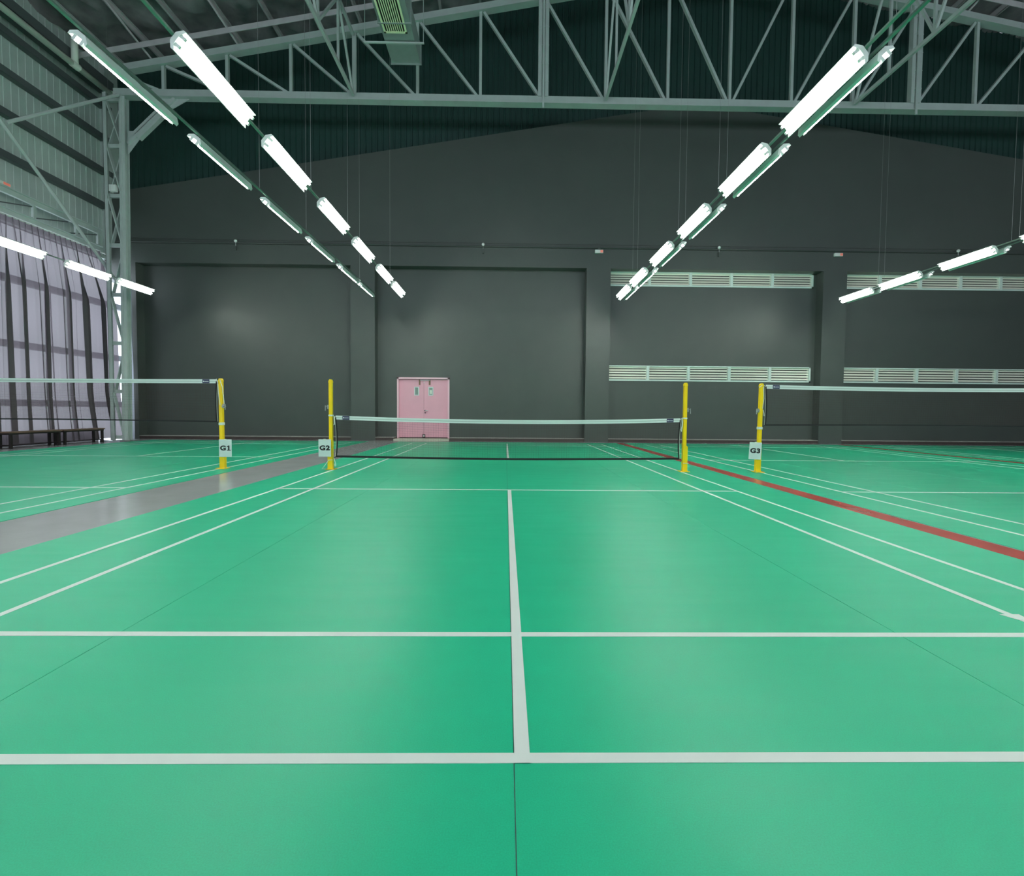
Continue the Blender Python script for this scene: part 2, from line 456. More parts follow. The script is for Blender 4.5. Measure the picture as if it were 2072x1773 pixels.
# ------------------------------------------------------------------ lengthwise bracing girders
glab = {-4.78: 'trussed steel bracing above the pillar left of the pink door',
        3.24: 'trussed steel bracing above the middle pillar of the wall',
        11.25: 'trussed steel bracing above the right-hand pillar and lamps'}
for gxx, lab in glab.items():
    x = CX + round((gxx-CX)/P)*P
    zt = chord_z(x)-0.12
    g = thing('bracing_girder', lab, 'bracing', (x, YT, ZB), 'lengthwise bracing girders')
    L0 = YT-8.4
    MB().bar((x, YT-0.13, ZB), (x, L0, ZB), 0.075, 0.10).build('bottom_strut', 'steel', g)
    MB().bar((x, YT-0.13, zt-0.1), (x, L0, zt-0.1), 0.075, 0.09).build('top_strut', 'steel', g)
    n = 6
    for j in range(1, n):
        yy = YT-8.4*j/n
        MB().box(x-0.03, yy-0.03, ZB+0.04, x+0.03, yy+0.03, zt-0.12).build('web_post', 'steel', g)
        ya = YT-8.4*(j-1)/n - (0.13 if j == 1 else 0)
        pa, pb = ((x, ya, ZB), (x, yy, zt-0.1)) if j % 2 else ((x, ya, zt-0.1), (x, yy, ZB))
        MB().bar(pa, pb, 0.06, 0.06).build('web_diagonal', 'steel', g)

# ------------------------------------------------------------------ lattice column at the left corner
XO, XI = -12.46, -11.93
lc = thing('lattice_column', 'tall grey steel lattice column in the left corner beside the curtain', 'column', ((XO+XI)/2, YT, 0))
def xi(z): return XI - 0.13*(1-z/ZB)
def rake_i(mb, xa, ya, xb, yb, z0, z1):
    mb.hexa([(xi(z0)+xa, ya, z0), (xi(z0)+xb, ya, z0), (xi(z0)+xb, yb, z0), (xi(z0)+xa, yb, z0)], [(xi(z1)+xa, ya, z1), (xi(z1)+xb, ya, z1), (xi(z1)+xb, yb, z1), (xi(z1)+xa, yb, z1)])
c1 = MB()
for q in ((-0.09, YT-0.09, 0.09, YT-0.075), (-0.09, YT+0.075, 0.09, YT+0.09), (-0.008, YT-0.075, 0.008, YT+0.075), (-0.02, YT-0.11, 0.01, YT-0.09)):
    rake_i(c1, *q, 0.02, ZB-0.13)
c1.build('inner_leg', 'steel', lc)
def xo(z): return XO + 0.02*(1-z/ZB)
def rake(mb, xa, ya, xb, yb, z0, z1):
    mb.hexa([(xo(z0)+xa, ya, z0), (xo(z0)+xb, ya, z0), (xo(z0)+xb, yb, z0), (xo(z0)+xa, yb, z0)], [(xo(z1)+xa, ya, z1), (xo(z1)+xb, ya, z1), (xo(z1)+xb, yb, z1), (xo(z1)+xa, yb, z1)])
c2 = MB(); rake(c2, -0.07, YT-0.09, -0.058, YT+0.09, 0.02, ZB-0.03); rake(c2, -0.07, YT-0.09, 0.05, YT-0.078, 0.02, ZB-0.03); rake(c2, 0.03, YT-0.10, 0.05, YT-0.07, 0.02, ZB-0.03)
c2.build('outer_leg', 'steel', lc)
hz = [0.12, 1.57, 3.08, 4.59, 6.12, 7.64, 9.15, 10.55]
for j, z in enumerate(hz):
    MB().bar((xo(z), YT, z), (xi(z), YT, z), 0.07, 0.11).build('batten', 'steel', lc)
    if j < len(hz)-1:
        z2 = hz[j+1]
        full = z >= 6.0
        if full or j % 2 == 0:
            MB().bar((xo(z2)+0.04, YT-0.05, z2-0.06), (xi(z)-0.05, YT-0.05, z+0.06), 0.03, 0.10, (0, 1, 0)).build('diagonal', 'steel', lc)
        if full or j % 2 == 1:
            MB().bar((xo(z)+0.04, YT+0.03, z+0.06), (xi(z2)-0.05, YT+0.03, z2-0.06), 0.03, 0.10, (0, 1, 0)).build('diagonal', 'steel', lc)
MB().box(XO+0.1, YT-0.2, 0, XI+0.10, YT+0.2, 0.03).build('base_plate', 'zinc', lc)
# small junction boxes on the column
MB().box(XO+0.14, YT-0.16, 7.72, XO+0.34, YT-0.06, 7.92).build('junction_box', 'white', lc)
kb = thing('knee_brace', 'short boxed diagonal steel brace from the corner column up to the truss', 'brace', (XI+0.1, YT, 9.2))
A = Vector((XI+0.12, YT, 9.22)); B = Vector((-10.35, YT, 10.62))
b0 = MB(); b0.bar(A, B, 0.10, 0.12, (0, 1, 0)); b0.build('core', 'steel', kb)
d = (B-A).normalized(); n_ = Vector((-d.z, 0, d.x))
MB().bar(A+d*0.35-n_*0.08, B-d*0.35-n_*0.08, 0.14, 0.13, (0, 1, 0)).build('sleeve', 'steel', kb)
MB().bar(A+d*0.35+n_*0.085, B-d*0.35+n_*0.085, 0.10, 0.12, (0, 1, 0)).build('sleeve', 'steel', kb)
MB().hexa([(XI+0.10, YT-0.01, 8.92), (XI+0.45, YT-0.01, 9.37), (XI+0.28, YT-0.01, 9.62), (XI+0.10, YT-0.01, 9.62)], [(XI+0.10, YT+0.01, 8.92), (XI+0.45, YT+0.01, 9.37), (XI+0.28, YT+0.01, 9.62), (XI+0.10, YT+0.01, 9.62)]).build('gusset', 'steel', kb)
MB().hexa([(-10.9, YT-0.01, 10.62), (-10.7, YT-0.01, 10.21), (-10.45, YT-0.01, 10.31), (-9.9, YT-0.01, 10.62)], [(-10.9, YT+0.01, 10.62), (-10.7, YT+0.01, 10.21), (-10.45, YT+0.01, 10.31), (-9.9, YT+0.01, 10.62)]).build('gusset', 'steel', kb)

# eaves beams and bracing on the left wall
eb = thing('eaves_girder', 'grey steel rail girder with short posts above the curtain track', 'girder', (-13.05, 3, 6.1))
for z in (6.66, 6.12):
    g = MB(); g.box(-13.12, -10, z-0.07, -13.04, 7.05, z+0.07); g.box(-13.12, -10, z+0.06, -12.96, 7.05, z+0.075)
    g.build('rail', 'steel', eb)
for y_ in (-8.2, -6.9, -5.6, -4.3, -3.0, -1.7, -0.4, 0.8, 2.5, 3.75, 5.0, 6.25, 7.0):
    MB().box(-13.12, y_-0.035, 6.15, -13.05, y_+0.035, 6.62).build('post', 'steel', eb)
for a in range(3):
    MB().bar((-13.09, 3.75+a*1.08, 6.2), (-13.09, 5.0+a*1.0, 6.55), 0.02, 0.03).build('diagonal', 'girt', eb)
tag(MB().tube([(-12.74, 2.2, 9.74), (-12.72, 7.3, 5.09)], 0.045, 8).build('diagonal_brace', 'steel'), 'long slanting steel tube brace crossing the left wall and curtain top', 'brace')
tag(MB().tube([(-12.95, 4.25, 8.36), (-11.98, YT-0.14, 10.62)], 0.045, 8).build('diagonal_brace', 'steel'), 'thin steel strut rising from the left wall to the column head', 'brace')
# white pipe at the eaves
pp = thing('eaves_pipe', 'white plastic pipe running along the eaves of the left wall', 'pipe', (-12.85, 0, 11.2))
MB().tube([(-12.85, -10, 11.05), (-12.85, 7.3, 11.15)], 0.085, 14).build('pipe', 'pvc', pp, smooth=True)
MB().tube([(-12.85, 7.3, 11.15), (-12.85, 7.42, 11.16)], 0.097, 14).build('end_cap', 'pvc', pp, smooth=True)
MB().tube([(-12.85, 6.1, 11.22), (-12.85, 6.1, 11.95)], 0.085, 14).build('riser', 'pvc', pp, smooth=True)
MB().tube([(-12.85, 5.99, 11.145), (-12.85, 6.21, 11.145)], 0.1, 14).build('collar', 'pvc', pp)
MB().tube([(-12.85, 1.99, 11.12), (-12.85, 2.2, 11.12)], 0.097, 14).build('collar', 'pvc', pp)
eg = thing('eaves_gutter', 'dark steel gutter above the white pipe on the left wall', 'gutter', (-13.2, 0, 11.4))
MB().box(-13.45, -10, 11.35, -12.98, 7.6, 11.37).box(-13.0, -10, 11.35, -12.98, 7.6, 11.65).build('trough', 'girt', eg)

# ------------------------------------------------------------------ curtain on the left
def curtain(name, label, y0, y1, flare, cols):
    c = thing(name, label, 'curtain', (-12.95, (y0+y1)/2, 0), 'curtains')
    mb = MB(); nz = 26
    r = random.Random(5)
    ph = [r.uniform(0, 6.28) for _ in range(6)]
    for i in range(cols+1):
        u = i/cols
        for j in range(nz+1):
            v = j/nz                         # 0 top, 1 floor
            z = 5.93*(1-v) + 0.06
            fl = flare*(0.58*min(1, v/0.27) + 0.08*v + 0.34*max(0, (v-0.75)/0.25)**1.3)
            y_ = y0 + (y1-y0)*u + fl*u**3
            # many tight pleats at the top melt into fewer wide folds lower down
            W_ = (y1-y0)*u
            blend = min(1, v/0.30)
            k1 = 2*math.pi*W_/0.16
            a2 = 2*math.pi*W_/0.47 + 2.0*math.sin(W_*1.15+ph[1]) + 1.0*math.sin(W_*2.7+2.0) + 0.5*v*math.sin(W_*3.1+ph[2])
            a3 = 2*math.pi*W_/0.21 + ph[3] + 1.1*v*math.sin(W_*2.3+ph[4])
            a4 = 2*math.pi*W_/0.083 + ph[5] + 2.0*math.sin(W_*1.3)
            om = 0.55 + 0.45*math.sin(W_*2.7+ph[5])*math.sin(W_*0.9+1.0)
            d = 0.045*(1-blend)*math.sin(k1) + blend*(0.085*math.sin(a2) + 0.022*math.sin(a3) + 0.009*math.sin(a4+1.0))
            dy = 0.022*(1-blend)*math.sin(2*k1+0.4) + blend*(0.22*om*math.sin(a2+1.7) + 0.052*math.sin(a3+1.5) + 0.017*math.sin(a4))*min(1, (1-u)*14)
            mb.v.append((-12.98 + d + 0.04*v, y_ + dy, z))
    for i in range(cols):
        for j in range(nz):
            a = i*(nz+1)+j
            mb.f.append((a, a+1, a+nz+2, a+nz+1))
    mb.build('cloth', 'curtain', c, smooth=True)
    MB().tube([(-12.98, y0-0.1, 6.0), (-12.98, y1+0.2, 6.0)], 0.022, 8).build('track', 'white', c)
    return c
curtain('curtain', 'tall mauve-grey translucent curtain hanging beside the corner column', 2.2, 6.93, 0.92, 900)
c_far = curtain('curtain', 'unseen mauve-grey curtain added along the left wall to keep daylight out', -9.8, 1.72, 0.0, 420)  # out of view, added to stop daylight flooding in

# ------------------------------------------------------------------ benches
def bench(y0, y1, label):
    b_ = thing('bench', label, 'bench', (-12.45, (y0+y1)/2, 0), 'benches along the curtain')
    MB().box(-12.62, y0, 0.395, -12.28, y1, 0.43).build('seat', 'benchtop', b_)
    MB().box(-12.60, y0+0.02, 0.355, -12.30, y1-0.02, 0.395).build('apron', 'bench', b_)
    for yy in (y0+0.06, y1-0.06):
        for xx in (-12.58, -12.32):
            MB().box(xx-0.025, yy-0.025, 0, xx+0.025, yy+0.025, 0.36).build('leg', 'bench', b_)
        MB().box(-12.56, yy-0.015, 0.07, -12.34, yy+0.015, 0.10).build('stretcher', 'bench', b_)
    return b_
bench(4.85, 6.15, 'dark low bench in front of the curtain, nearest the corner column')
bench(3.45, 4.80, 'dark low bench in front of the curtain, at the left edge of the picture')
tag(MB().hexa([(-12.5, 6.2, 0.002), (-12.25, 6.18, 0.002), (-12.05, 6.4, 0.002), (-12.3, 6.47, 0.002), (-12.7, 6.47, 0.002)], [(-12.5, 6.2, 0.05), (-12.25, 6.18, 0.012), (-12.05, 6.4, 0.03), (-12.3, 6.47, 0.012), (-12.7, 6.47, 0.06)]).build('plastic_sheet', 'paleblue'),
    'crumpled pale plastic sheet on the floor under the curtain end', 'sheet')

# ------------------------------------------------------------------ courts
SEAMW = 0.003
def court(cx, x0, x1, seams, label, near=True):
    ct = thing('court_mat', label, 'court mat', (cx, 0, 0), 'green court mats')
    xs_ = [x0] + seams + [x1]
    for a, b_ in zip(xs_, xs_[1:]):
        MB().box(a+SEAMW/2, -11.5, 0.0, b_-SEAMW/2, 7.32, 0.004).build('mat_strip', 'green', ct)
    z0, z1 = 0.004, 0.0052
    zz = {'doubles_sideline': 0, 'singles_sideline': 1e-4, 'back_boundary_line': 2e-4, 'long_service_line': 3e-4, 'short_service_line': 4e-4}
    def ln(n, a, c, b_, d): MB().box(cx+a, c, z0, cx+b_, d, z1+zz[n]).build(n, 'line', ct)
    for s in (-1, 1):
        e0, e1 = sorted((s*3.05, s*3.01)); ln('doubles_sideline', e0, -6.7, e1, 6.7)
        e0, e1 = sorted((s*2.59, s*2.55)); ln('singles_sideline', e0, -6.7, e1, 6.7)
        e0, e1 = sorted((s*6.70, s*6.66)); ln('back_boundary_line', -3.05, e0, 3.05, e1)
        e0, e1 = sorted((s*5.94, s*5.90)); ln('long_service_line', -3.05, e0, 3.05, e1)
        e0, e1 = sorted((s*2.02, s*1.98)); ln('short_service_line', -3.05, e0, 3.05, e1)
        e0, e1 = sorted((s*1.98, s*6.70)); 
        sh0, sh1 = (-0.001, 0.0) if (cx == 0 and s < 0) else (0.0, 0.0)
        MB().hexa([(cx+sh0-0.0235, e0, z0), (cx+sh0+0.0235, e0, z0), (cx+sh1+0.0225, e1, z0), (cx+sh1-0.0225, e1, z0)],
                  [(cx+sh0-0.0235, e0, z1+0.0006), (cx+sh0+0.0235, e0, z1+0.0006), (cx+sh1+0.0225, e1, z1+0.0006), (cx+sh1-0.0225, e1, z1+0.0006)]).build('centre_line', 'line', ct)
    return ct
court(-8.02, -11.75, -4.62, [-9.85, -8.03, -6.25], 'green badminton court mat of G1 between the curtain and the grey aisle')
c2_ = court(0, -3.60, 3.66, [-1.83, -0.026, 1.80], 'green badminton court mat of G2 filling the foreground')
court(7.46, 3.93, 11.14, [5.7, 7.44, 9.2], 'green badminton court mat of G3 right of the red strip')
court(14.92, 11.40, 18.6, [13.1, 14.9, 16.7], 'green badminton court mat at the far right, past the second red strip')
MB().hexa([(2.515, -5.70, 0.0045), (2.62, -5.70, 0.0045), (2.60, -5.77, 0.0045), (2.545, -5.76, 0.0045)], [(2.515, -5.70, 0.0062), (2.62, -5.70, 0.0062), (2.60, -5.77, 0.0062), (2.545, -5.76, 0.0062)]).build('tape_scrap', 'line', c2_)
for xa, xb, lab in ((3.66, 3.90, 'narrow red painted strip between the G2 and G3 courts'), (11.14, 11.38, 'narrow red painted strip right of the G3 court')):
    tag(MB().box(xa, -11.5, 0.0, xb, 7.32, 0.003).build('floor_strip', 'red'), lab, 'floor strip', 'red floor strips')

# ------------------------------------------------------------------ posts, nets, signs
def post(x, side, label, rope, lean=0.0, strap=True):
    """side = +1: the net hangs to the left, the heavy lower casing sticks out to the right"""
    p = thing('net_post', label, 'net post', (x, 0, 0.006), 'yellow net posts')
    def bx(*a): return MB().box(*a)
    q = bx(-0.029, -0.029, 0.01, 0.029, 0.029, 1.50); q.build('upright', 'yellow', p, local=True, bevel=0.005)
    a, b_ = (-0.031, 0.052) if side > 0 else (-0.052, 0.031)
    h = 0.50
    MB().hexa([(a, -0.036, 0.006), (b_, -0.036, 0.006), (b_, -0.036, h-0.06) if side > 0 else (b_, -0.036, h), (a, -0.036, h) if side > 0 else (a, -0.036, h-0.06)],
              [(a, 0.036, 0.006), (b_, 0.036, 0.006), (b_, 0.036, h-0.06) if side > 0 else (b_, 0.036, h), (a, 0.036, h) if side > 0 else (a, 0.036, h-0.06)]).build('casing', 'yellow', p, local=True, bevel=0.003)
    bs = bx(-0.085, -0.07, 0, 0.085, 0.07, 0.008).build('base_plate', 'yellow', p, local=True)
    for sx in (-0.065, 0.065):
        MB().tube([(sx, -0.045, 0.008), (sx, -0.045, 0.022)], 0.010, 8).build('bolt', 'zinc', bs, local=True)
    cap = MB(); cap.hexa([(-0.032, -0.03, 1.50), (0.032, -0.03, 1.50), (0.032, -0.03, 1.53), (0.018, -0.03, 1.56), (-0.018, -0.03, 1.56), (-0.032, -0.03, 1.53)],
                         [(-0.032, 0.03, 1.50), (0.032, 0.03, 1.50), (0.032, 0.03, 1.53), (0.018, 0.03, 1.56), (-0.018, 0.03, 1.56), (-0.032, 0.03, 1.53)])
    cap.build('cap', 'yellow', p, local=True, bevel=0.004)
    wz = 1.09
    wn = MB(); wn.box(side*0.029 if side > 0 else -0.06, -0.02, wz-0.04, 0.06 if side > 0 else -0.029, 0.02, wz+0.03)
    wn.tube([(side*0.06, -0.02, wz), (side*0.085, -0.03, wz+0.02), (side*0.085, -0.035, wz-0.07)], 0.007, 6)
    wn.tube([(side*0.04, -0.04, wz-0.01), (side*0.04, 0.04, wz-0.01)], 0.016, 8)
    wn.build('winder', 'zinc', p, local=True)
    if strap:
        MB().box(-0.035, -0.035, 0.755, 0.035, 0.035, 0.80).build('strap', 'rope', p, local=True, bevel=0.004)
    for k, pts in enumerate(rope):
        MB().tube(pts, 0.0055, 6).build('cord', 'rope', p, local=True)
    p.rotation_euler = (0, lean, 0)
    return p
post(-4.97, 1, 'yellow net post carrying the G1 sign, left of the grey aisle', [[(0.0, -0.03, 1.54), (0.045, -0.035, 1.40), (0.07, -0.035, 1.12)], [(-0.06, -0.03, 1.55), (-0.03, -0.035, 1.45), (-0.02, -0.035, 1.25), (0.0, -0.035, 1.1)]], -0.004)
post(-3.09, -1, 'yellow net post carrying the G2 sign, at the left end of the middle net',
     [[(0.03, -0.03, 0.94), (0.06, -0.02, 0.93), (0.065, -0.02, 0.80), (0.05, -0.02, 0.77), (0.075, -0.02, 0.78), (0.07, -0.02, 0.92)],
      [(-0.04, -0.04, 0.15), (-0.10, -0.05, 0.06), (-0.14, -0.06, 0.012), (-0.06, -0.08, 0.012)], [(-0.04, -0.04, 0.16), (0.04, -0.04, 0.17)],
      [(0.055, -0.03, 0.20), (0.08, -0.03, 0.13), (0.09, -0.03, 0.06), (0.075, -0.03, 0.05), (0.065, -0.03, 0.1)]], strap=False)
post(3.09, 1, 'yellow net post at the right end of the middle net, without a sign',
     [[(-0.03, -0.03, 0.945), (-0.06, -0.03, 0.94), (-0.075, -0.02, 0.93)], [(-0.05, -0.03, 0.93), (-0.06, -0.03, 0.80), (-0.075, -0.03, 0.74), (-0.065, -0.03, 0.70), (-0.05, -0.03, 0.80), (-0.045, -0.03, 0.90)], [(-0.03, -0.04, 0.15), (0.07, -0.04, 0.15)]], strap=False)
post(4.41, -1, 'yellow net post carrying the G3 sign, right of the red strip',
     [[(0.0, -0.03, 1.53), (-0.05, -0.03, 1.49)], [(0.02, -0.035, 1.50), (0.035, -0.035, 1.30), (0.02, -0.035, 1.12)], [(0.03, -0.035, 1.10), (0.045, -0.035, 1.04), (0.05, -0.035, 0.99)]], 0.012)
for x in (-3.09, 3.09):
    r_ = [o for o in bpy.data.objects if o.name.startswith('net_post') and abs(o.location.x-x) < 0.01][0]
    MB().box(-0.033, -0.033, 0.925, 0.033, 0.033, 0.95).build('strap', 'rope', r_, local=True)

def net(x0, x1, ztop, zsag, drop, label, sidepull=0.05, botsag=0.03, tapeh=0.022):
    n = thing('badminton_net', label, 'net', ((x0+x1)/2, 0, ztop), 'badminton nets')
    cxx = (x0+x1)/2; hw = (x1-x0)/2
    a, b_ = x0+0.05, x1-0.05
    def top(x): return ztop - zsag*(1-((x-cxx)/hw)**2)
    def bot(x):
        u = (x-cxx)/hw
        return ztop - drop - botsag*(1-abs(u)**1.5) + 0.0*u
    N = 40
    xs_ = [a+(b_-a)*k/N for k in range(N+1)]
    def ribbon(f0, f1, y0, y1, xs2=xs_):
        mb = MB()
        for k in range(len(xs2)-1):
            p, q = xs2[k], xs2[k+1]
            mb.hexa([(p, y0, f0(p)), (p, y1, f0(p)), (p, y1, f1(p)), (p, y0, f1(p))], [(q, y0, f0(q)), (q, y1, f0(q)), (q, y1, f1(q)), (q, y0, f1(q))])
        return mb
    ribbon(lambda x: top(x)-0.068, top, -0.004, 0.004).build('top_tape', 'nettape', n)
    ribbon(lambda x: top(x)-0.038, lambda x: top(x)-0.031, -0.0055, -0.0038).build('tape_seam', 'railgreen', n)
    ribbon(lambda x: bot(x), lambda x: bot(x)+tapeh, -0.005, 0.005).build('bottom_tape', 'black', n)
    # fine knotted mesh: crossing cords
    mb = MB(); g = 0.019; th = 0.0021
    k = 0; x = a
    while x <= b_:
        z0_, z1_ = bot(x)+0.02, top(x)-0.065
        mb.quad((x-th/2, 0, z0_), (x+th/2, 0, z0_), (x+th/2, 0, z1_), (x-th/2, 0, z1_))
        mb.quad((x, -th/2, z0_), (x, th/2, z0_), (x, th/2, z1_), (x, -th/2, z1_))
        x += g
    rows = int(drop/g)
    for r in range(1, rows):
        f = r/rows
        for k in range(0, N, 2):
            p, q = xs_[k], xs_[k+2]
            zp = bot(p)+(top(p)-bot(p))*f; zq = bot(q)+(top(q)-bot(q))*f
            mb.quad((p, 0, zp-th/2), (q, 0, zq-th/2), (q, 0, zq+th/2), (p, 0, zp+th/2))
            mb.quad((p, -th/2, zp), (q, -th/2, zq), (q, th/2, zq), (p, th/2, zp))
    o = mb.build('net_mesh', 'netcord', n); o['kind'] = 'stuff'
    for s, xx in ((-1, a), (1, b_)):
        pts = []
        for k in range(9):
            u = k/8
            pts.append((xx - s*sidepull*math.sin(math.pi*u*0.9)*0.5 + s*0.03*u*0, 0, top(xx)-0.03-(top(xx)-bot(xx)-0.03)*u))
        MB().tube(pts, 0.011, 6).build('side_tape', 'black', n)
        MB().tube([(p[0]+s*0.018, p[1], p[2]) for p in pts], 0.003, 5).build('side_cord', 'rope', n)
        l0 = xx - s*0.24; l1 = xx - s*0.12
        xa, xb = sorted((l0, l1))
        lb = MB(); lb.hexa([(xa, -0.0075, top(xa)-0.066), (xa, 0.0075, top(xa)-0.066), (xa, 0.0075, top(xa)-0.002), (xa, -0.0075, top(xa)-0.002)], [(xb, -0.0075, top(xb)-0.066), (xb, 0.0075, top(xb)-0.066), (xb, 0.0075, top(xb)-0.002), (xb, -0.0075, top(xb)-0.002)])
        lo = lb.build('label_patch', 'navy', n)
        MB().box(xa+0.012, -0.0085, top(xa)-0.044, xa+0.03, -0.0074, top(xa)-0.024).box(xa+0.036, -0.0085, top(xa)-0.040, xb-0.012, -0.0074, top(xa)-0.032).build('label_print', 'nettape', lo)
        xe_ = x0 + 0.012 if s < 0 else x1 - 0.012
        MB().tube([(xx, 0, top(xx)-0.03), (xe_, 0, ztop-0.01)], 0.004, 6).build('tie_cord', 'rope', n)
        MB().tube([(xx, 0, bot(xx)+0.01), (xe_, 0, bot(xx)-0.015)], 0.008, 6).build('tie_cord', 'black', n)
    return n
net(-3.06, 3.06, 0.945, 0.055, 0.73, 'low-slung badminton net with white top tape on the middle court', tapeh=0.034)
net(-11.13, -5.0, 1.55, 0.012, 0.74, 'badminton net at full height on the left court before the curtain', 0.04, -0.02)
net(4.46, 10.57, 1.545, 0.03, 0.72, 'badminton net at full height on the right court below the louvres', 0.04, -0.02)

def sign(x, z0, text, label, tilt=0.0, dx=0.0):
    s_ = thing('court_sign', label, 'sign', (x, -0.052, z0), 'court number signs')
    W, H = 0.215, 0.30
    MB().box(-W/2, -0.003, 0, W/2, 0.0, H).build('sheet', 'paper', s_, local=True)
    cu = bpy.data.curves.new('t', 'FONT'); cu.body = 'G' if text == 'G1' else text; cu.size = 0.128; cu.offset = 0.0065; cu.extrude = 0.0006
    cu.align_x = 'CENTER'; cu.space_character = 1.12
    to = bpy.data.objects.new('t', cu); C.objects.link(to)
    bpy.context.view_layer.update()
    me = bpy.data.meshes.new_from_object(to.evaluated_get(bpy.context.evaluated_depsgraph_get()))
    bpy.data.objects.remove(to, do_unlink=True)
    me.materials.clear(); me.materials.append(M['black'])
    vx = [v.co.x for v in me.vertices]; vy = [v.co.y for v in me.vertices]
    wid, xof = (0.098, -0.040) if text == 'G1' else (0.178, 0)
    me.transform(Matrix.Translation((xof, -0.0036, 0.152)) @ Matrix.Diagonal((wid/(max(vx)-min(vx)), 1, 0.088/(max(vy)-min(vy)), 1)) @ Matrix.Rotation(math.pi/2, 4, 'X') @ Matrix.Translation((-(max(vx)+min(vx))/2, -(max(vy)+min(vy))/2, 0)))
    o = bpy.data.objects.new('lettering', me); C.objects.link(o); o.parent = s_
    if text == 'G1':
        one = [(0.027, 0.108), (0.092, 0.108), (0.092, 0.122), (0.071, 0.122), (0.071, 0.196), (0.052, 0.196), (0.026, 0.181), (0.026, 0.165), (0.047, 0.174), (0.047, 0.122), (0.027, 0.122)]
        MB().hexa([(px, -0.0042, pz) for px, pz in one], [(px, -0.003, pz) for px, pz in one]).build('lettering', 'black', s_, local=True)
    MB().box(-0.02, -0.0045, H-0.022, 0.02, -0.003, H+0.008).build('adhesive_tape', 'rope', s_, local=True)
    s_.rotation_euler = (0, tilt, 0)
    return s_
sign(-4.885, 0.215, 'G1', 'white sign sheet reading G1 on the left post', -0.0)
sign(-3.18, 0.23, 'G2', 'white sign sheet reading G2 on the left post of the middle net', 0.0)
sign(4.315, 0.235, 'G3', 'white sign sheet reading G3, slightly tilted on its post', 0.05)

# ------------------------------------------------------------------ door
dr = sempty('door_1', ((DX0+DX1)/2, YW, DZ0))
fw = 0.055
f = MB(); f.box(DX0, YW-0.04, DZ0-0.02, DX0+fw, YW+0.16, DZ1); f.box(DX1-fw, YW-0.04, DZ0-0.02, DX1, YW+0.16, DZ1); f.box(DX0, YW-0.04, DZ1-fw, DX1, YW+0.16, DZ1+0.001)
f.build('door_frame', 'pinkframe', dr)
mid = (DX0+DX1)/2 + 0.01
YL = YW+0.06
for a, b_, s in ((DX0+fw, mid-0.003, -1), (mid+0.003, DX1-fw, 1)):
    wx0, wx1 = (mid-0.31, mid-0.20) if s < 0 else (mid+0.185, mid+0.30)
    wz0, wz1 = 1.60, 1.85
    lf = MB()
    lf.box(a, YL, DZ0+0.01, b_, YL+0.045, wz0); lf.box(a, YL, wz1, b_, YL+0.045, DZ1-fw-0.004); lf.box(a, YL, wz0, wx0, YL+0.045, wz1); lf.box(wx1, YL, wz0, b_, YL+0.045, wz1)
    l = lf.build('door_leaf', 'pink', dr)
    wfm = MB(); e_ = 0.028
    wfm.box(wx0-e_, YL-0.012, wz0-e_, wx0, YL, wz1+e_); wfm.box(wx1, YL-0.012, wz0-e_, wx1+e_, YL, wz1+e_); wfm.box(wx0, YL-0.012, wz0-e_, wx1, YL, wz0); wfm.box(wx0, YL-0.012, wz1, wx1, YL, wz1+e_)
    wfm.build('vision_frame', 'paper', l)
    MB().box(wx0, YL+0.01, wz0, wx1, YL+0.018, wz1).build('pane', 'glass', l)
    if s > 0:
        MB().box(wx0+0.015, YL+0.004, wz0+0.03, wx1-0.02, YL+0.009, wz0+0.17).build('paper_note', 'rope', l)
        hd = MB(); hd.tube([(mid+0.05, YL-0.05, 1.045), (mid+0.15, YL-0.05, 1.045)], 0.011, 8); hd.build('lever_handle', 'white', l)
        MB().tube([(mid+0.045, YL, 1.045), (mid+0.045, YL-0.055, 1.045)], 0.022, 12).build('handle_rose', 'black', l)
        MB().tube([(mid+0.045, YL, 0.965), (mid+0.045, YL-0.012, 0.965)], 0.022, 12).build('keyhole_rose', 'black', l)
        MB().box(mid+0.2-0.03, YL-0.02, DZ1-0.26, mid+0.2+0.03, YL, DZ1-0.07).build('closer_bracket', 'brownmetal', l)
    else:
        MB().box(mid-0.15-0.025, YL-0.02, DZ1-0.26, mid-0.15+0.025, YL, DZ1-0.07).build('closer_bracket', 'brownmetal', l)
MB().box(mid-0.13, YL-0.045, DZ1-0.10, mid+0.22, YL-0.01, DZ1-0.075).build('closer_arm', 'zinc', dr)
MB().box(mid-0.004, YL-0.02, DZ1-0.19, mid+0.012, YL, DZ1-0.14).build('latch', 'white', dr)
MB().box(DX0+fw, YW+0.16, 0, DX1-fw, YW+0.18, DZ1).build('dark_backing', 'void', dr)
dh = MB(); dh.box(mid-0.045, YL-0.03, DZ0+0.01, mid-0.028, YL-0.0, DZ0+0.12); dh.box(mid+0.028, YL-0.03, DZ0+0.01, mid+0.045, YL, DZ0+0.12); dh.box(mid-0.045, YL-0.03, DZ0+0.10, mid+0.045, YL, DZ0+0.12); dh.box(mid-0.045, YL-0.03, DZ0+0.01, mid+0.045, YL, DZ0+0.025)
dh.build('floor_bolt', 'black', dr)
MB().box(mid-0.025, YL-0.012, DZ0+0.03, mid+0.025, YL, DZ0+0.10).build('floor_bolt_plate', 'white', dr)
tag(MB().box(DX0-0.05, YF-0.02, 0, DX1+0.03, YW+0.16, 0.068).build('door_step', 'stone', bevel=0.006), 'pale stone step below the pink double door', 'step')

